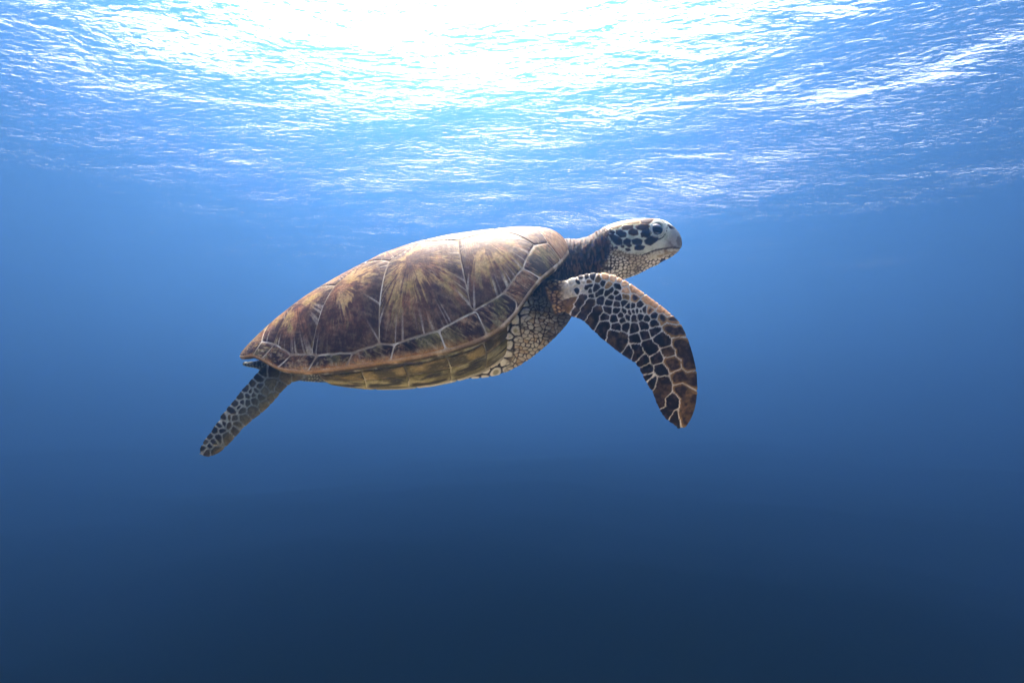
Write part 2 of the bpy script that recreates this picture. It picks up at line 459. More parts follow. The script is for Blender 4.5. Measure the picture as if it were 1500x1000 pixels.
# narrow points of the vertebral row (middle of each costal) and ends
q1 = np.array([xm('v1', 't1', 0.42), -0.052]); q2 = np.array([xm('t1', 't2'), -0.050]); q3 = np.array([xm('t2', 't3'), -0.042]); q4 = np.array([xm('t3', 't4'), -0.032])
for k, lim in (('t1', .078), ('t2', .080), ('t3', .072), ('t4', .050)):
    hp[k] = np.array([hp[k][0], -min(max(-hp[k][1], lim * .8), lim * 1.3)])
nf = np.array([hp['n1'][0] - 0.006, -0.040])
ne = np.array([x_front - 0.001, -0.02])
def rim_path(xa, xb, n=7):
    xs = np.linspace(xa, xb, n)[1:-1]
    return [np.array([x, -W(x) * 0.998]) for x in xs]
near_polys = [
    ('costal_scute', [hp['v1'], q1, hp['t1'], hp['c1'], hp['m2'], hp['m1']], 0.36, 'costal'),
    ('costal_scute', [hp['t1'], q2, hp['t2'], hp['c2'], hp['m5'], hp['m4'], hp['m3'], hp['c1']], 0.36, 'costal'),
    ('costal_scute', [hp['t2'], q3, hp['t3'], hp['c3'], hp['m7'], hp['m6'], hp['c2']], 0.36, 'costal'),
    ('costal_scute', [hp['t3'], q4, hp['t4'], hp['m9'], hp['m8'], hp['c3']], 0.36, 'costal'),
]
mm = ['n1', 'm1', 'm2', 'm3', 'm4', 'm5', 'm6', 'm7', 'm8', 'm9', 'm10']
for a, b in zip(mm[:-1], mm[1:]):
    up = [hp[a]] + ([hp['v1']] if a == 'n1' else []) + ([hp['c1']] if False else []) + [hp[b]]
    if (a, b) == ('m2', 'm3'): up = [hp['m2'], hp['c1'], hp['m3']]
    if (a, b) == ('m5', 'm6'): up = [hp['m5'], hp['c2'], hp['m6']]
    if (a, b) == ('m7', 'm8'): up = [hp['m7'], hp['c3'], hp['m8']]
    lo = [hp[b + 'r']] + rim_path(hp[b + 'r'][0], hp[a + 'r'][0]) + [hp[a + 'r']]
    if a == 'm2': lo = lo + [hp['m2a']]
    if b == 'm2': lo = [hp['m2a']] + lo
    near_polys.append(('marginal_scute', up + lo, 0.5, 'marginal'))
mid_polys = []
def sym(half): return half + [far(p) for p in half[::-1]]
mid_polys.append(('nuchal_scute', sym([np.array([x_front - 0.0005, -0.004])] + rim_path(x_front - 0.001, hp['n1r'][0], 9) + [hp['n1r'], hp['n1'], nf]), 'marginal', 0.5))
mid_polys.append(('vertebral_scute', sym([nf, hp['n1'], hp['v1'], q1]), 'costal', .35))
mid_polys.append(('vertebral_scute', sym([q1, hp['t1'], q2]), 'costal', .35))
mid_polys.append(('vertebral_scute', sym([q2, hp['t2'], q3]), 'costal', .35))
mid_polys.append(('vertebral_scute', sym([q3, hp['t3'], q4]), 'costal', .35))
mid_polys.append(('vertebral_scute', sym([q4, hp['t4'], hp['m9'], hp['m10']]), 'costal', .35))
mid_polys.append(('supracaudal_scute', sym([hp['m10'], hp['m10r']] + rim_path(hp['m10r'][0], x_rear + 0.0006, 6) + [np.array([x_rear + 0.0005, -0.003])]), 'marginal', .5))
for i, (nm, poly, gf, kind) in enumerate(near_polys):
    for side in (1, -1):
        pl = np.array([[p[0], p[1] * side] for p in poly])
        cen = pl.mean(0)
        if kind == 'costal':      # growth centre lies up and back
            cen = cen + np.array([-0.020, 0.052 * side])
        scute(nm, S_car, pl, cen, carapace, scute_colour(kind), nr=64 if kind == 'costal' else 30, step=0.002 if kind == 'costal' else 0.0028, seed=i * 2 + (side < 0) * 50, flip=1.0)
for i, (nm, poly, kind, gf) in enumerate(mid_polys):
    pl = np.array(poly); cen = pl.mean(0)
    if kind == 'costal': cen = cen + np.array([-0.02, 0.0])
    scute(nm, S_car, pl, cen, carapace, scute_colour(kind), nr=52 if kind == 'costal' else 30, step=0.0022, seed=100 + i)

# ---- plastron and bridge
bot_px = [(440, 547), (458, 555), (474, 563), (490, 569), (520, 573.5), (560, 575.5), (600, 574), (640, 569), (680, 560), (720, 546), (750, 532), (772, 519)]
bp_ = np.array([unp(px, py - 1.5, -0.16) for px, py in bot_px])
xp0, xp1 = bp_[0, 0], bp_[-1, 0]
ZP = smooth_fn(bp_[:, 0], bp_[:, 2], 0.008)
def S_pl(a, b):
    """a = x, b from -1 (near rim) over 0 (keel) to 1 (far rim)"""
    s_ = 1 - np.abs(b); al = s_ * math.pi / 2
    wv = np.maximum(W(a) - 0.004, 0.01)
    taper = sst(a, xp0 - .02, xp0 + 0.06) * (1 - 0.55 * sst(a, xp1 - 0.10, xp1 + .02))
    wv = wv * (0.45 + 0.55 * taper)
    y_ = np.sign(b) * wv * np.cos(al) ** 0.50
    zr_ = np.minimum(ZR(a) - 0.007, 9)
    z_ = zr_ + (np.minimum(ZP(a), zr_ - 0.004) - zr_) * np.sin(al) ** 0.95
    return np.stack([a + 0 * b, y_, z_], -1)
na, nb_ = 200, 121
ga = np.linspace(xp0, xp1, na); gb = np.linspace(-0.9999, 0.9999, nb_)
GA, GB = np.meshgrid(ga, gb, indexing='ij')
pv3 = S_pl(GA, GB); pn = S_norm(S_pl, GA, np.clip(GB, -.995, .995), 1.0)
pn *= np.sign(np.where(np.abs(pn[..., 2:3]) > 1e-6, -pn[..., 2:3], 1))
inner = pv3 - pn * 0.0008; inner2 = pv3 * [1, .96, 1] + [0, 0, 0.02]
ringp = np.concatenate([inner, inner2[:, ::-1]], 1)
plastron = mesh_obj('plastron', ringp.reshape(-1, 3), grid_faces(na, ringp.shape[1], True), SEAM_M, turtle)
npz = fbm(ringp[..., 0] * 50, ringp[..., 1] * 50, 4, 9)
set_paint(plastron, mixc(C8(170, 160, 120), C8(96, 88, 58), sst(npz, .4, .65)).reshape(-1, 3))
def plast_colour(kind):
    def fn(P, S3, R, TH, edge, seed):
        x, y = S3[..., 0], S3[..., 1]; b = np.abs(P[..., 1])
        blot = fbm(x * 34, b * 9, 4, 15 + seed); fine = fbm(x * 160, b * 60, 3, 21)
        if kind == 'bridge':
            c = mixc(C8(98, 90, 48), C8(150, 140, 92), sst(blot, .4, .65))
            c = mixc(c, C8(46, 42, 22), sst(fbm(x * 22, b * 12, 4, 33 + seed), .5, .68) * (1 - sst(R, .75, 1)) * .9)
        elif kind == 'under':
            c = mixc(C8(78, 70, 36), C8(150, 128, 70), sst(blot, .4, .7))
        else:
            c = mixc(C8(150, 144, 112), C8(180, 172, 144), sst(blot, .4, .65))
        return mixc(c, C8(190, 182, 146), sst(fine, .6, .8) * .3)
    return fn
def xat(px, py): return unp(px, py, -0.21)[0]
xs_in = [xp0 + .004, xat(540, 556), xat(604, 551), xat(664, 538), xat(716, 524), xp1 - 0.004]
bt = [0.97, 0.80, 0.50, 0.005]
for side in (-1, 1):
    for i, (xa, xb) in enumerate(zip(xs_in[:-1], xs_in[1:])):
        for nm, b0, b1, kd in (('inframarginal_scute', bt[1], bt[2], 'bridge'), ('marginal_underside', bt[0], bt[1], 'under'), ('plastral_scute', bt[2], bt[3], 'belly')):
            sk = 0.012 if kd != 'under' else 0.0
            pl = np.array([[xa - sk * (i > 0), side * b1], [xb - sk * (i < 4), side * b1], [xb, side * b0], [xa, side * b0]])
            if i == 0 and kd == 'bridge': pass
            # scale the second coordinate so steps are comparable
            K = 0.22
            S_k = lambda a, b: S_pl(a, b / K)
            plk = pl * [1, K]
            nn = S_norm(S_k, plk.mean(0)[0], plk.mean(0)[1]); sgn = -1.0 if nn[2] > 0 else 1.0
            def colk(P, S3, R, TH, edge, seed, kd=kd): return plast_colour(kd)(P / [1, K], S3, R, TH, edge, seed)
            scute(nm, S_k, plk, plk.mean(0), plastron, colk, nr=26, step=0.003, gap=0.0012, rise=0.0014, flip=sgn, seed=200 + i + 10 * (side > 0))

# ---- body: neck and head, rear and tail, four flippers, fused into one skin
def loft(sec, n_rings, n_around, expo):
    """sec rows: top xyz, bottom xyz, half width, exponent"""
    d = crom(sec, n_rings); a = np.linspace(0, 2 * math.pi, n_around, endpoint=False)
    top_, bot_, hw, ex = d[:, 0:3], d[:, 3:6], np.maximum(d[:, 6], .0008), np.clip(d[:, 7], 1.6, 4)
    cen = (top_ + bot_) / 2; up = (top_ - bot_) / 2
    ca, sa = np.cos(a), np.sin(a)
    e = (2 / ex)[:, None]
    cv = np.sign(ca) * np.abs(ca) ** e; sv = np.sign(sa) * np.abs(sa) ** e
    V = cen[:, None] + cv[..., None] * up[:, None] + sv[..., None] * hw[:, None, None] * np.array([0, 1.0, 0])
    return V
def close_tube(V):
    nr_, na_ = V.shape[:2]
    f = [tuple(q) for q in grid_faces(nr_, na_, True)]
    vs = list(V.reshape(-1, 3)); c0 = len(vs); vs.append(V[0].mean(0)); vs.append(V[-1].mean(0))
    for j in range(na_):
        jn = (j + 1) % na_
        f.append((c0, j, jn)); f.append((c0 + 1, (nr_ - 1) * na_ + jn, (nr_ - 1) * na_ + j))
    return np.array(vs), f
def st(tx, ty, bx, by, hw, ex=2.0, y=0.0):
    return np.concatenate([unp(tx, ty, y), unp(bx, by, y), [hw, ex]])
head_sec = np.array([
    st(620, 440, 640, 545, .150), st(700, 405, 700, 545, .185), st(745, 388, 745, 534, .188), st(785, 374, 787, 508, .160), st(806, 356, 822, 478, .115), st(822, 349.5, 846, 445, .082),
    st(840, 350, 868, 424, .064), st(858, 347.5, 888, 416, .054), st(876, 338, 904, 412, .050, 2.1), st(890, 330.5, 917, 407, .054, 2.2), st(908, 324.5, 931, 401.5, .058, 2.35),
    st(928, 321, 945, 394, .058, 2.4), st(946, 320, 959, 387.5, .055, 2.4), st(961, 320.3, 970, 381.5, .049, 2.3), st(973, 323.5, 979, 377.5, .041, 2.2), st(983, 330, 986, 373, .032, 2.1),
    st(990, 337, 992, 368.5, .023, 2.0), st(995, 344.5, 996, 364.5, .013, 2.0), st(997.5, 352, 997.5, 361, .005, 2.0)])
tail_sec = np.array([st(560, 455, 560, 548, .12), st(490, 478, 492, 553, .12), st(440, 505, 445, 549, .10), st(405, 517, 408, 546, .065), st(388, 525, 390, 541, .032), st(375, 529, 377, 538, .016), st(364, 530, 365, 536.5, .010), st(356.5, 530.5, 356.5, 535, .005)])
def blade(rows_, n_rings, n_c, lead_round=1.0):
    """rows: lead pixel x y, trail pixel x y, depth lead, depth trail, thickness"""
    d = crom(np.array([np.concatenate([unp(r[0], r[1], r[4]), unp(r[2], r[3], r[5]), [r[6], i]]) for i, r in enumerate(rows_)]), n_rings)
    lead, trail, th, u = d[:, 0:3], d[:, 3:6], d[:, 6], d[:, 7]
    cen = (lead + trail) / 2; span = np.gradient(cen, axis=0); ch = lead - trail
    nrm = np.cross(ch, span); nrm /= np.linalg.norm(nrm, axis=1, keepdims=True)
    a = np.linspace(0, 2 * math.pi, n_c, endpoint=False)
    c = 0.5 + 0.5 * np.cos(a)                       # 1 at the leading edge, 0 at the trailing edge
    s = np.sin(a)
    root = 1 - sst(u, 0.0, 3.0)[:, None]            # round at the root, aerofoil further out
    prof_blade = np.sign(s) * np.abs(s) ** 0.85 * (0.30 + 0.70 * np.clip(c, 0, 1) ** 0.6)
    prof_round = s
    k_ = np.linspace(0, 1, n_rings)
    sc = 0.0022 * (fbm(k_ * 26, k_ * 0, 3, 301) - .5) * 2 + 0.0012 * np.abs(np.sin(k_ * 26))
    trail = trail - (ch / np.linalg.norm(ch, axis=1, keepdims=True)) * (sc * sst(u, 2, 4))[:, None]; ch = lead - trail
    pr = root * prof_round[None] + (1 - root) * prof_blade[None]
    V = trail[:, None] + c[None, :, None] * ch[:, None] + (pr * th[:, None] * 0.5)[..., None] * nrm[:, None]
    return V
front_rows = [
    (775, 398, 790, 470, -.085, -.095, .080), (800, 408, 812, 462, -.120, -.125, .062), (818, 412, 826, 456, -.145, -.150, .046), (832, 410.5, 833, 459, -.165, -.172, .036),
    (848, 405.5, 841, 464, -.182, -.195, .031), (869, 401, 856, 470, -.198, -.217, .029), (893, 402.5, 869, 481, -.212, -.235, .028), (915, 412, 881, 494, -.224, -.250, .027),
    (938, 427, 899, 508, -.235, -.262, .026), (960, 443, 918, 521, -.246, -.270, .025), (980, 459, 935, 533, -.256, -.275, .024), (995, 474, 941, 547, -.264, -.277, .022),
    (1005, 494, 949, 562, -.271, -.277, .020), (1013, 517, 957, 575, -.276, -.276, .018), (1019, 545, 963, 589, -.278, -.274, .016), (1020, 572, 970, 605, -.277, -.271, .014),
    (1017, 596, 979, 615, -.274, -.268, .012), (1010, 614, 988, 621.5, -.270, -.266, .009), (1003, 624, 995, 626, -.268, -.266, .006)]
rear_rows = [
    (462, 540, 410, 520, -.095, -.090, .060), (445, 551, 392, 534, -.112, -.105, .046), (430, 556, 375, 550, -.125, -.118, .034), (415, 568, 360, 567, -.136, -.130, .027),
    (400, 586, 346, 584, -.146, -.142, .023), (384, 602, 333, 600, -.155, -.152, .021), (366, 616, 321, 616, -.163, -.160, .019), (350, 632, 310, 632, -.170, -.168, .017),
    (336, 647, 300, 646, -.177, -.175, .015), (321, 661, 294, 657, -.183, -.181, .012), (306, 668, 293.5, 665, -.187, -.186, .007)]
V_head = loft(head_sec, 260, 120, 2); V_tail = loft(tail_sec, 90, 64, 2)
V_ff = blade(front_rows, 260, 96); V_rf = blade(rear_rows, 160, 72)
# the far flippers: mirrored, then swung back about shoulder and hip so that the shell hides them
def swing(pivot, rz, ry, rx_):
    Rm = rot('Z', rz) @ rot('Y', ry) @ rot('X', rx_)
    def fwd(p): return (p * [1, -1, 1] - pivot) @ Rm.T + pivot
    def inv(p): return ((p - pivot) @ Rm + pivot) * [1, -1, 1]
    return fwd, inv
pf = V_ff[0].mean(0) * [1, -1, 1]; pr_ = V_rf[0].mean(0) * [1, -1, 1]
f_fwd, f_inv = swing(pf, math.radians(75), math.radians(-28), math.radians(20))
r_fwd, r_inv = swing(pr_, math.radians(-50), math.radians(14), math.radians(0))
V_ff2 = f_fwd(V_ff.reshape(-1, 3)).reshape(V_ff.shape)[:, ::-1]
V_rf2 = r_fwd(V_rf.reshape(-1, 3)).reshape(V_rf.shape)[:, ::-1]
comps = [V_head, V_tail, V_ff, V_rf, V_ff2, V_rf2]
allv, allf, cid, cu = [], [], [], []
for ci, V in enumerate(comps):
    vs, fs = close_tube(V); o_ = sum(len(a) for a in allv)
    allv.append(vs); allf += [tuple(i + o_ for i in f) for f in fs]
    cid += [ci] * len(vs)
    uu = np.repeat(np.linspace(0, 1, V.shape[0]), V.shape[1]); cu.append(np.concatenate([uu, [0, 1]]))
allv = np.concatenate(allv); cid = np.array(cid); cu = np.concatenate(cu)
import bmesh
tmp = bpy.data.meshes.new('body'); tmp.from_pydata([tuple(v) for v in allv], [], allf)
bm = bmesh.new(); bm.from_mesh(tmp); bmesh.ops.recalc_face_normals(bm, faces=bm.faces); bm.to_mesh(tmp); bm.free()
body = bpy.data.objects.new('body', tmp); COL.objects.link(body)
rm = body.modifiers.new('fuse', 'REMESH'); rm.mode = 'VOXEL'; rm.voxel_size = VOXEL; rm.adaptivity = 0.0
dg = bpy.context.evaluated_depsgraph_get()
fused = bpy.data.meshes.new_from_object(body.evaluated_get(dg))
body.modifiers.clear(); body.data = fused; fused.name = 'body'; bpy.data.meshes.remove(tmp)
body.parent = turtle
nv = len(fused.vertices)
co = np.empty(nv * 3, np.float32); fused.vertices.foreach_get('co', co); co = co.reshape(-1, 3).astype(float)
ed = np.empty(len(fused.edges) * 2, np.int32); fused.edges.foreach_get('vertices', ed); ed = ed.reshape(-1, 2)
deg = np.bincount(ed.ravel(), minlength=nv)[:, None]
def lap(c):
    s_ = np.zeros_like(c)
    for k in range(c.shape[1]):
        s_[:, k] = np.bincount(ed[:, 0], c[ed[:, 1], k], nv) + np.bincount(ed[:, 1], c[ed[:, 0], k], nv)
    return s_ / np.maximum(deg, 1)
for _ in range(5):
    co = co + 0.55 * (lap(co) - co); co = co - 0.57 * (lap(co) - co)
from mathutils.kdtree import KDTree
kd = KDTree(len(allv))
for i, v in enumerate(allv): kd.insert(v, i)
kd.balance()
idx = np.array([kd.find(v)[1] for v in co])
comp = cid[idx]; uu = cu[idx]
def set_co(c):
    fused.vertices.foreach_set('co', np.ascontiguousarray(c, np.float32).ravel()); fused.update()
set_co(co)
def normals():
    a = np.empty(nv * 3, np.float32); fused.vertex_normals.foreach_get('vector', a); return a.reshape(-1, 3).astype(float)
nr_v = normals()
# soften u over neighbours, and blend weight of the flippers against the trunk
for _ in range(6): uu = lap(uu[:, None])[:, 0]
# where each vertex is painted from: its twin on the near side
q = co.copy()
q[comp == 4] = f_inv(co[comp == 4]); q[comp == 5] = r_inv(co[comp == 5])
trunk = comp <= 1
q[trunk, 1] = -np.abs(q[trunk, 1])
px, py = proj(q)
paint = np.zeros((nv, 3)); disp = np.zeros(nv)

# -- trunk, neck, head
T = trunk
x, y = px[T], py[T]; n0 = nr_v[T]
belly = sst(-n0[:, 2], -0.2, 0.7)
wr = fbm(x * 0.42 + 0.9 * fbm(x * .08, y * .08, 2, 4), y * 0.13, 4, 2)
wr2 = fbm(x * 0.9, y * 0.30, 3, 6)
neck = mixc(C8(24, 15, 11), C8(112, 76, 50), sst(wr * .6 + wr2 * .4, .45, .66))
neck = mixc(neck, C8(138, 72, 42), sst(fbm(x * .09, y * .09, 3, 44), .5, .7) * .6 * (1 - sst(y, 345, 375)))
neck = mixc(neck, C8(180, 164, 136), sst(wr2, .66, .82) * .5 * sst(fbm(x * .05, y * .05, 2, 12), .35, .6))
neck = neck * .80
dneck = 0.0034 * (wr - .5) + 0.0016 * (wr2 - .5)
# shoulder and chest: pale small scales with dark grooves, large plates by the shell
big = 1 - sst(x + 0.35 * (y - 480), 752, 775)
e1, i1 = cells(x / 7.4 + .8 * vnoise(x * .1, y * .1, 3), y / 5.2 + .6 * vnoise(x * .12, y * .12, 5), 23); e2, i2 = cells(x / 15.0, y / 12.5, 29)
e1 = e1 * 6.5; e2 = e2 * 13
cell_p = mixc(C8(34, 28, 22), C8(168, 162, 138), sst(e1 + .5 * (vnoise(x * .3, y * .3, 8) - .5), .12, .8))
cell_p = mixc(cell_p, C8(140, 112, 70), sst(i1, .55, .9) * .5)
plate = mixc(C8(30, 28, 22), C8(190, 186, 162), sst(e2, .5, 1.5))
plate = mixc(plate, C8(112, 106, 66), sst(e2 + 4 * (vnoise(x * .12, y * .12, 31) - .5), 3.2, 5.2) * .75)
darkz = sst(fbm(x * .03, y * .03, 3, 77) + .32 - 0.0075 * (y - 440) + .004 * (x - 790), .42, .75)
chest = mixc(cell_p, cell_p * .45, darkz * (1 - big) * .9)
chest = mixc(chest, plate, big)
dch = (1 - big) * 0.0012 * sst(e1, 0, 1.4) + big * 0.0016 * sst(e2, 0, 2.2)
under_neck = sst(y - (418 - 0.0 * x) + 0.25 * (x - 840), -10, 14) * (1 - sst(x, 850, 872))
xb = np.interp(y, [320, 331, 349, 362, 372, 384, 400, 412], [887, 889, 892, 898, 893, 888, 881, 876])
col_t = mixc(neck, chest, under_neck); dis = dneck * (1 - under_neck) + dch * under_neck
# throat
et, it = cells(x / 5.6 + .4 * vnoise(x * .1, y * .1, 53), y / 4.6, 57); et = et * 5
throat = mixc(C8(42, 38, 30), C8(204, 200, 178), sst(et + .5 * (vnoise(x * .25, y * .25, 9) - .5), .15, 0.85))
throat = mixc(throat, C8(128, 116, 84), sst(fbm(x * .07, y * .07, 3, 61), .5, .72) * .5)
inth = sst(x - xb + 9 * (fbm(x * .25, y * .25, 3, 71) - .5), -9, 7)
col_t = mixc(col_t, throat, inth); dis = dis * (1 - inth) + inth * 0.0006 * sst(et, 0, 1.2)
# face
yl = np.interp(x, [888, 899, 920, 945, 962, 985, 998], [352, 362, 371, 373, 366, 363, 364])
face_w = sst(x - xb, -2, 3) * sst(yl - y, -3, 3)
face = mixc(C8(196, 204, 184), C8(160, 170, 150), sst(fbm(x * .12, y * .12, 4, 81), .4, .7))
face = mixc(face, C8(196, 168, 118), (1 - sst(y + .12 * (x - 930), 324, 334)) * .75 * (1 - sst(x, 945, 962)))
Z1 = lambda pts: [(780 + a / 5.556, 290 + b / 5.556) for a, b in pts]
DK, BR, TN = C8(24, 25, 30), C8(74, 54, 36), C8(184, 150, 104)
head_scales = [
    (DK, [(625, 300), (660, 300), (725, 340), (725, 375), (690, 380), (650, 345)]), (DK, [(683, 268), (715, 262), (760, 290), (755, 315), (715, 315), (685, 290)]),
    (DK, [(630, 258), (650, 258), (665, 280), (655, 290), (635, 282)]), (BR, [(728, 236), (760, 218), (810, 218), (815, 240), (770, 258), (735, 252)]),
    (BR * .6, [(788, 270), (815, 250), (850, 268), (855, 295), (820, 302), (788, 292)]), (BR * .7, [(843, 232), (880, 210), (935, 212), (950, 235), (900, 262), (855, 252)]),
    (DK, [(885, 290), (900, 268), (945, 255), (962, 285), (940, 318), (890, 312)]), (DK, [(745, 350), (770, 333), (795, 345), (790, 370), (760, 378), (745, 368)]),
    (DK, [(812, 345), (850, 332), (890, 345), (885, 370), (850, 380), (820, 370)]), (DK, [(918, 345), (965, 315), (1020, 325), (1010, 345), (960, 382), (925, 372)]),
    (DK, [(835, 398), (870, 385), (910, 395), (900, 412), (870, 422), (838, 415)]), (DK, [(770, 385), (795, 380), (803, 388), (785, 395)]), (DK, [(760, 415), (790, 415), (795, 425), (770, 427)]),
    (BR, [(880, 186), (925, 172), (985, 172), (960, 200), (925, 212), (890, 204)]), (TN, [(640, 240), (700, 215), (735, 220), (700, 245), (660, 255)]), (DK, [(675, 400), (690, 402), (688, 415), (676, 412)]),
    (DK, [(605, 270), (618, 268), (620, 290), (608, 290)]), (DK, [(1105, 218), (1150, 240), (1155, 250), (1120, 242)]), (DK, [(725, 392), (740, 390), (740, 400), (728, 400)]),
    (TN * .9, [(740, 212), (790, 190), (860, 182), (870, 204), (820, 213)]), (TN * .8, [(700, 205), (760, 188), (790, 184), (735, 210)])]
fx = face.copy(); fd = np.zeros(len(x))
jx = x + 1.2 * (fbm(x * .3, y * .3, 2, 5) - .5); jy = y + 1.2 * (fbm(x * .3, y * .3, 2, 6) - .5)
for colr_, pts in head_scales:
    pg = Z1(pts); mx_ = np.mean(pg, 0)
    sel = (np.abs(x - mx_[0]) < 18) & (np.abs(y - mx_[1]) < 16)
    sd = sdist(jx[sel], jy[sel], pg)
    edge_tone = mixc(np.clip(colr_ * 1.7 + .04, 0, 1), colr_, sst(sd, -1.2, .6))
    edge_tone = mixc(edge_tone, BR * .8, .5 * sst(fbm(x[sel] * .3, y[sel] * .3, 2, 66), .55, .75))
    fx[sel] = mixc(fx[sel], edge_tone, sst(sd, -1.9, -.7)); fd[sel] = np.maximum(fd[sel], 0.0009 * sst(sd, -1.6, 1.2))
# beak
beak = sst(x + .5 * (y - 350), 972, 984) * sst(yl + 10 - y, 0, 4)
bk = mixc(C8(150, 154, 146), C8(112, 112, 106), sst(fbm(x * .16, y * .16, 3, 31), .4, .7))
bk = mixc(bk, C8(176, 176, 158), (1 - sst(x - .3 * (y - 350), 962, 986)))
fx = mixc(fx, bk, beak)
col_t = mixc(col_t, fx, face_w); dis = dis * (1 - face_w) + face_w * fd
# lower jaw, smooth and pale
jaw = sst(x, 944, 952) * sst(y - yl, 0, 2.5) * (1 - sst(y - (np.interp(x, [944, 970, 998], [381, 376, 366])), 0, 3))
col_t = mixc(col_t, mixc(C8(188, 186, 160), C8(140, 128, 96), sst(fbm(x * .12, y * .2, 3, 91), .5, .7)), jaw * .9); dis = dis * (1 - jaw)
mouth = seg_dist(x, y, [(941, 374), (952, 369.5), (962, 366), (974, 364), (985, 362.5), (993, 363), (999, 365)])
mw = 1 - sst(mouth, .3, 1.5); mw = mw * (x > 938)
col_t = mixc(col_t, C8(52, 48, 42), mw * .8); dis = dis - 0.0016 * (1 - sst(mouth, .2, 2.2)) * (x > 938)
# eye socket and lids
ex_, ey_ = 963.3, 335.2
ang = math.radians(20)
du, dv = (x - ex_) * math.cos(ang) + (y - ey_) * math.sin(ang), -(x - ex_) * math.sin(ang) + (y - ey_) * math.cos(ang)
er = np.hypot(du / 0.86, dv)
hd = x > 930
lid = sst(er, 8, 9.5) * (1 - sst(er, 12, 15)) * hd
lidc = mixc(C8(184, 190, 172), C8(70, 74, 72), (.5 + .5 * np.sin(er * 2.6 + 1.2)) ** 3 * .8)
col_t = mixc(col_t, lidc, lid * .75)
arc = (1 - sst(np.abs(er - 16.0), .3, 1.3)) * sst(dv - .2 * du, 3, 7) * hd
col_t = mixc(col_t, C8(28, 28, 30), arc * .9)
arc2 = (1 - sst(np.abs(er - 15.5), .3, 1.6)) * sst(du, 10, 13) * hd * sst(fbm(x * .6, y * .6, 2, 3), .4, .55)
col_t = mixc(col_t, C8(40, 38, 38), arc2 * .9)
dots = (1 - sst(np.abs(er - 14.0), .4, 1.4)) * sst(-dv, 9, 11) * sst(np.sin(np.arctan2(dv, du) * 26), .2, .6) * hd
col_t = mixc(col_t, C8(34, 30, 30), dots * .85)
sock = 1 - sst(er, 6.8, 8.8); sock = sock * hd
col_t = mixc(col_t, C8(20, 20, 22), sock)
dis = dis + hd * (0.0012 * np.exp(-((er - 10.5) / 3.6) ** 2) - 0.0075 * sock) + hd * lid * 0.0003 * np.sin(er * 2.1)
# rear skin and tail: grey green
rear_w = sst(-x, -500, -470)
et2, _ = cells(x / 4.5, y / 4.0, 63)
rs = mixc(C8(44, 46, 40), C8(112, 116, 100), sst(et2 * 4, .2, .9))
col_t = mixc(col_t, rs, rear_w); dis = dis * (1 - rear_w) + rear_w * .0006 * sst(et2 * 4, 0, 1)
paint[T] = col_t; disp[T] = dis

# -- front flippers: every scale placed from the photograph
Z4 = lambda a, b: (800 + a / 4.0, 390 + b / 4.0)
# seeds of one scale, tone 0 black .. 1 tan (upper row tan, lower ones black with brown)
FS = [([(235, 62)], .1), ([(190, 90)], .1), ([(180, 140)], .15), ([(250, 90)], .3), ([(308, 75)], .35), ([(345, 62)], .8), ([(395, 64)], .95), ([(430, 78)], 1), ([(462, 102)], 1), ([(362, 112)], .5), ([(335, 98)], .1),
      ([(470, 142)], .95), ([(505, 128), (550, 150)], 1), ([(590, 190), (640, 222)], .95), ([(670, 245), (715, 270)], .9), ([(680, 305), (735, 312)], .58), ([(725, 360), (765, 390)], .46), ([(770, 445), (800, 500), (830, 570)], .40),
      ([(780, 640), (840, 660)], .38), ([(800, 730), (830, 790), (805, 880)], .34), ([(520, 190)], .6), ([(465, 180)], .4), ([(422, 185)], .05), ([(378, 180)], .05), ([(545, 230)], .05), ([(507, 236)], .05), ([(458, 215)], .05), ([(414, 222)], .05),
      ([(412, 258)], .05), ([(462, 266)], .05), ([(365, 255)], .05), ([(370, 212)], .05), ([(385, 142), (362, 162)], .05), ([(318, 150), (300, 165)], .05), ([(300, 125), (285, 140)], .1), ([(255, 115), (235, 130)], .15), ([(318, 195)], .05), ([(405, 152)], .1),
      ([(420, 122)], .1), ([(570, 260)], .05), ([(607, 264)], .6), ([(510, 263)], .05), ([(552, 290)], .05), ([(592, 308)], .05), ([(626, 290)], .1), ([(513, 300)], .05), ([(477, 298)], .05), ([(453, 313)], .05), ([(440, 286)], .05), ([(479, 236)], .05),
      ([(262, 145)], .1), ([(268, 172)], .1), ([(158, 195), (145, 250)], .3), ([(220, 170), (190, 215), (165, 262)], .22), ([(265, 205), (235, 250), (205, 295)], .22), ([(305, 262), (280, 300), (255, 340)], .2), ([(348, 340), (325, 385)], .15),
      ([(400, 308)], .05), ([(410, 352)], .05), ([(395, 400), (440, 420), (430, 470)], .21), ([(482, 505)], .05), ([(526, 425)], .05), ([(510, 360)], .05), ([(575, 345)], .05), ([(628, 332)], .05), ([(636, 380)], .12), ([(575, 405)], .05),
      ([(530, 480), (535, 520)], .05), ([(590, 460), (620, 490)], .12), ([(665, 420), (695, 445)], .2), ([(565, 552)], .05), ([(648, 535)], .08), ([(712, 500)], .25), ([(590, 608)], .05), ([(672, 605)], .1), ([(725, 560), (750, 580)], .35),
      ([(617, 668)], .05), ([(675, 680), (680, 740), (665, 790)], .2), ([(735, 790), (705, 860)], .12), ([(757, 890)], .1), ([(345, 300)], .1), ([(470, 350)], .1), ([(555, 265)], .1), ([(535, 262)], .05), ([(490, 270)], .05), ([(600, 650)], .05), ([(148, 92)], 2), ([(168, 112)], 2), ([(214, 86)], 2), ([(208, 122)], 2), ([(222, 150)], 2), ([(150, 160)], 2), ([(120, 110)], 2), ([(270, 62)], .15), ([(205, 66)], .2)]
sp = []; sid = []
for k, (pts, tone) in enumerate(FS):
    for a, b in pts: sp.append(Z4(a, b)); sid.append(k)
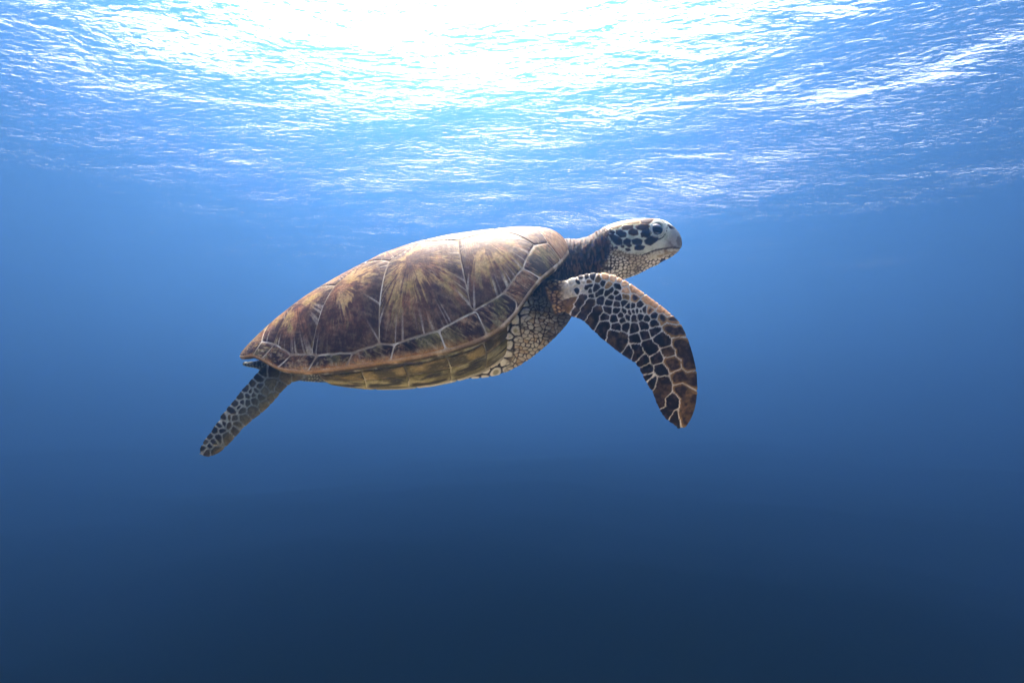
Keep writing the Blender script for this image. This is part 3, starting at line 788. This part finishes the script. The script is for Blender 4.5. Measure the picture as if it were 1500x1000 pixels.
sp = np.array(sp); sid = np.array(sid); tone = np.array([f[1] for f in FS])
def flipper_cells(x, y, sp, sid):
    """two nearest scales: id and distance to the border"""
    wx = x + 1.6 * (fbm(x * .18, y * .18, 2, 101) - .5); wy = y + 1.6 * (fbm(x * .18, y * .18, 2, 102) - .5)
    d = np.hypot(wx[:, None] - sp[None, :, 0], wy[:, None] - sp[None, :, 1])
    nid = sid.max() + 1
    dm = np.full((len(x), nid), 1e9)
    for k in range(len(sp)): dm[:, sid[k]] = np.minimum(dm[:, sid[k]], d[:, k])
    o = np.argsort(dm, 1)[:, :3]; r_ = np.arange(len(x))
    d1, d2, d3 = dm[r_, o[:, 0]], dm[r_, o[:, 1]], dm[r_, o[:, 2]]
    k = 0.75                                         # rounds the corners where three scales meet
    e_ = -k * np.log(np.exp(-(d2 - d1) * .5 / k) + .5 * np.exp(-(d3 - d1) * .5 / k))
    return o[:, 0], e_
for cidx in (2, 4):
    F = comp == cidx
    if not F.any(): continue
    x, y = px[F], py[F]; u = uu[F]
    cid_, e = flipper_cells(x, y, sp, sid)
    t_ = tone[cid_] + .22 * (fbm(x * .12, y * .12, 3, 7) - .5)
    dark = mixc(C8(26, 20, 20), C8(64, 50, 46), sst(fbm(x * .2, y * .2, 3, 18), .45, .75))
    tanc = mixc(C8(206, 152, 100), C8(228, 184, 136), sst(fbm(x * .15, y * .3, 3, 28), .35, .7))
    brn = C8(140, 108, 60)
    body_c = mixc(dark, brn * np.ones_like(dark), sst(t_, .14, .40))
    body_c = mixc(body_c, tanc, sst(t_, .45, .72))
    body_c = mixc(body_c, C8(196, 186, 164) * np.ones_like(dark), sst(t_, 1.4, 1.6))
    # dark heart in the brown scales of the tip
    body_c = mixc(body_c, dark, (1 - sst(np.abs(t_ - .5), .12, .22)) * sst(e + 3 * (fbm(x * .1, y * .1, 2, 38) - .5), 2.0, 4.2) * .85)
    seam_c = mixc(C8(222, 214, 196), C8(196, 188, 168), sst(fbm(x * .1, y * .1, 2, 48), .4, .7))
    thk = 0.98 + .35 * (fbm(x * .1, y * .1, 2, 58) - .5)
    c = mixc(seam_c, body_c, sst(e, thk * .40, thk * .95))
    d_ = 0.0017 * sst(e, .1, 1.8) - 0.0005 * sst(e, 2.5, 5.5) + .0004 * (fbm(x * .5, y * .5, 2, 19) - .5)
    body_c = body_c * (0.78 + .44 * fbm(x * .45 + y * .2, y * .45, 3, 22))[:, None]
    c = mixc(seam_c, body_c, sst(e, thk * .40, thk * .95))
    arm = 1 - sst(u, .13, .20)
    ea, ia = cells(x / 8.0, y / 5.0, 83); wv = fbm(x * .25 + y * .2, y * .5, 3, 84)
    ac = mixc(C8(48, 33, 22), C8(168, 140, 100), sst(ea * 6 + 1.6 * (wv - .5), .2, 1.3))
    ac = mixc(ac, C8(84, 56, 30), sst(wv, .5, .7) * .6)
    paint[F] = mixc(c, ac, arm); disp[F] = d_ * (1 - arm) + arm * .0009 * sst(ea * 4, 0, 1.2)
    # the inner end melts into the shoulder skin
# -- rear flippers
RS = []
Z5 = lambda a, b: (280 + a / 5.264, 490 + b / 5.264)
for a, b in [(620, 290), (560, 290), (740, 330), (690, 420), (610, 380), (560, 440), (620, 490), (660, 480), (490, 510), (560, 540), (540, 480), (470, 580), (400, 640), (330, 720), (345, 690), (265, 780), (180, 900), (120, 900), (240, 740), (290, 640), (300, 700), (170, 820), (150, 790), (210, 790), (250, 690), (335, 645), (370, 560), (400, 520), (480, 380), (520, 340), (100, 880), (190, 740), (230, 700), (140, 850), (500, 430), (460, 440), (440, 470), (480, 460), (520, 400), (430, 520), (385, 480), (350, 540), (320, 590), (430, 420), (800, 320), (390, 580), (270, 640), (120, 830)]:
    RS.append(Z5(a, b))
RS = np.array(RS); rsid = np.arange(len(RS))
for cidx in (3, 5):
    F = comp == cidx
    if not F.any(): continue
    x, y = px[F], py[F]; u = uu[F]
    cid_, e = flipper_cells(x, y, RS, rsid)
    rnd = _h(cid_.astype(float), cid_ * 0.0, 5)
    low = sst(x - .75 * (668 - y) , 288, 325)      # towards the pale leading edge
    b_ = mixc(C8(38, 36, 32), C8(106, 100, 72), np.clip(low * .9 + .35 * (rnd - .5), 0, 1))
    b_ = mixc(b_, C8(104, 82, 44), sst(fbm(x * .08, y * .08, 3, 95), .55, .75) * (1 - low) * .6)
    c = mixc(mixc(C8(156, 154, 136), C8(116, 118, 102), low), b_, sst(e, .5, 1.4))
    pale = sst(uu[F] * -1, -.16, -.06)
    c = mixc(c, C8(172, 176, 154), pale * .7)
    c = c * (.72 + .5 * fbm(x * .5, y * .5, 3, 27))[:, None]
    paint[F] = c; disp[F] = 0.0014 * sst(e, .1, 1.6)
# smooth the tints across joints between the fused parts
joint = np.zeros(nv)
jd = comp[ed[:, 0]] != comp[ed[:, 1]]
joint[ed[jd].ravel()] = 1
for _ in range(4): joint = np.maximum(joint, lap(joint[:, None])[:, 0] * 1.0)
jw = np.clip(joint * 2.5, 0, 1)[:, None]
pb = paint.copy(); db = disp[:, None].copy()
for _ in range(4): pb = lap(pb); db = lap(db)
paint = paint * (1 - jw) + pb * jw; disp = disp * (1 - jw[:, 0]) + db[:, 0] * jw[:, 0]
set_co(co + nr_v * disp[:, None])
fused.polygons.foreach_set('use_smooth', np.ones(len(fused.polygons), bool))
fused.materials.clear(); fused.materials.append(SKIN_M)
set_paint(body, paint)

# ---- eyes
EYE_M = bpy.data.materials.new('eye'); EYE_M.use_nodes = True
p_ = EYE_M.node_tree.nodes['Principled BSDF']
p_.inputs['Base Color'].default_value = (0.006, 0.006, 0.010, 1); p_.inputs['Roughness'].default_value = 0.12; p_.inputs['Specular IOR Level'].default_value = 0.4
ppx, ppy = proj(co)
sel = trunk & (np.hypot(ppx - ex_, ppy - ey_) < 3.0) & (co[:, 1] < 0)
e_pos, e_n = co[sel].mean(0), nr_v[sel].mean(0); e_n /= np.linalg.norm(e_n)
th_ = np.linspace(0, math.pi, 25); ph = np.linspace(0, 2 * math.pi, 40, endpoint=False)
TH_, PH = np.meshgrid(th_, ph, indexing='ij')
er_ = 0.0145
sph = np.stack([np.sin(TH_) * np.cos(PH), np.sin(TH_) * np.sin(PH), np.cos(TH_)], -1) * er_
for side in (1, -1):
    cpos = (e_pos - e_n * er_ * 0.60) * [1, side, 1]
    mesh_obj('eye', (sph + cpos).reshape(-1, 3), grid_faces(25, 40, True), EYE_M, body)
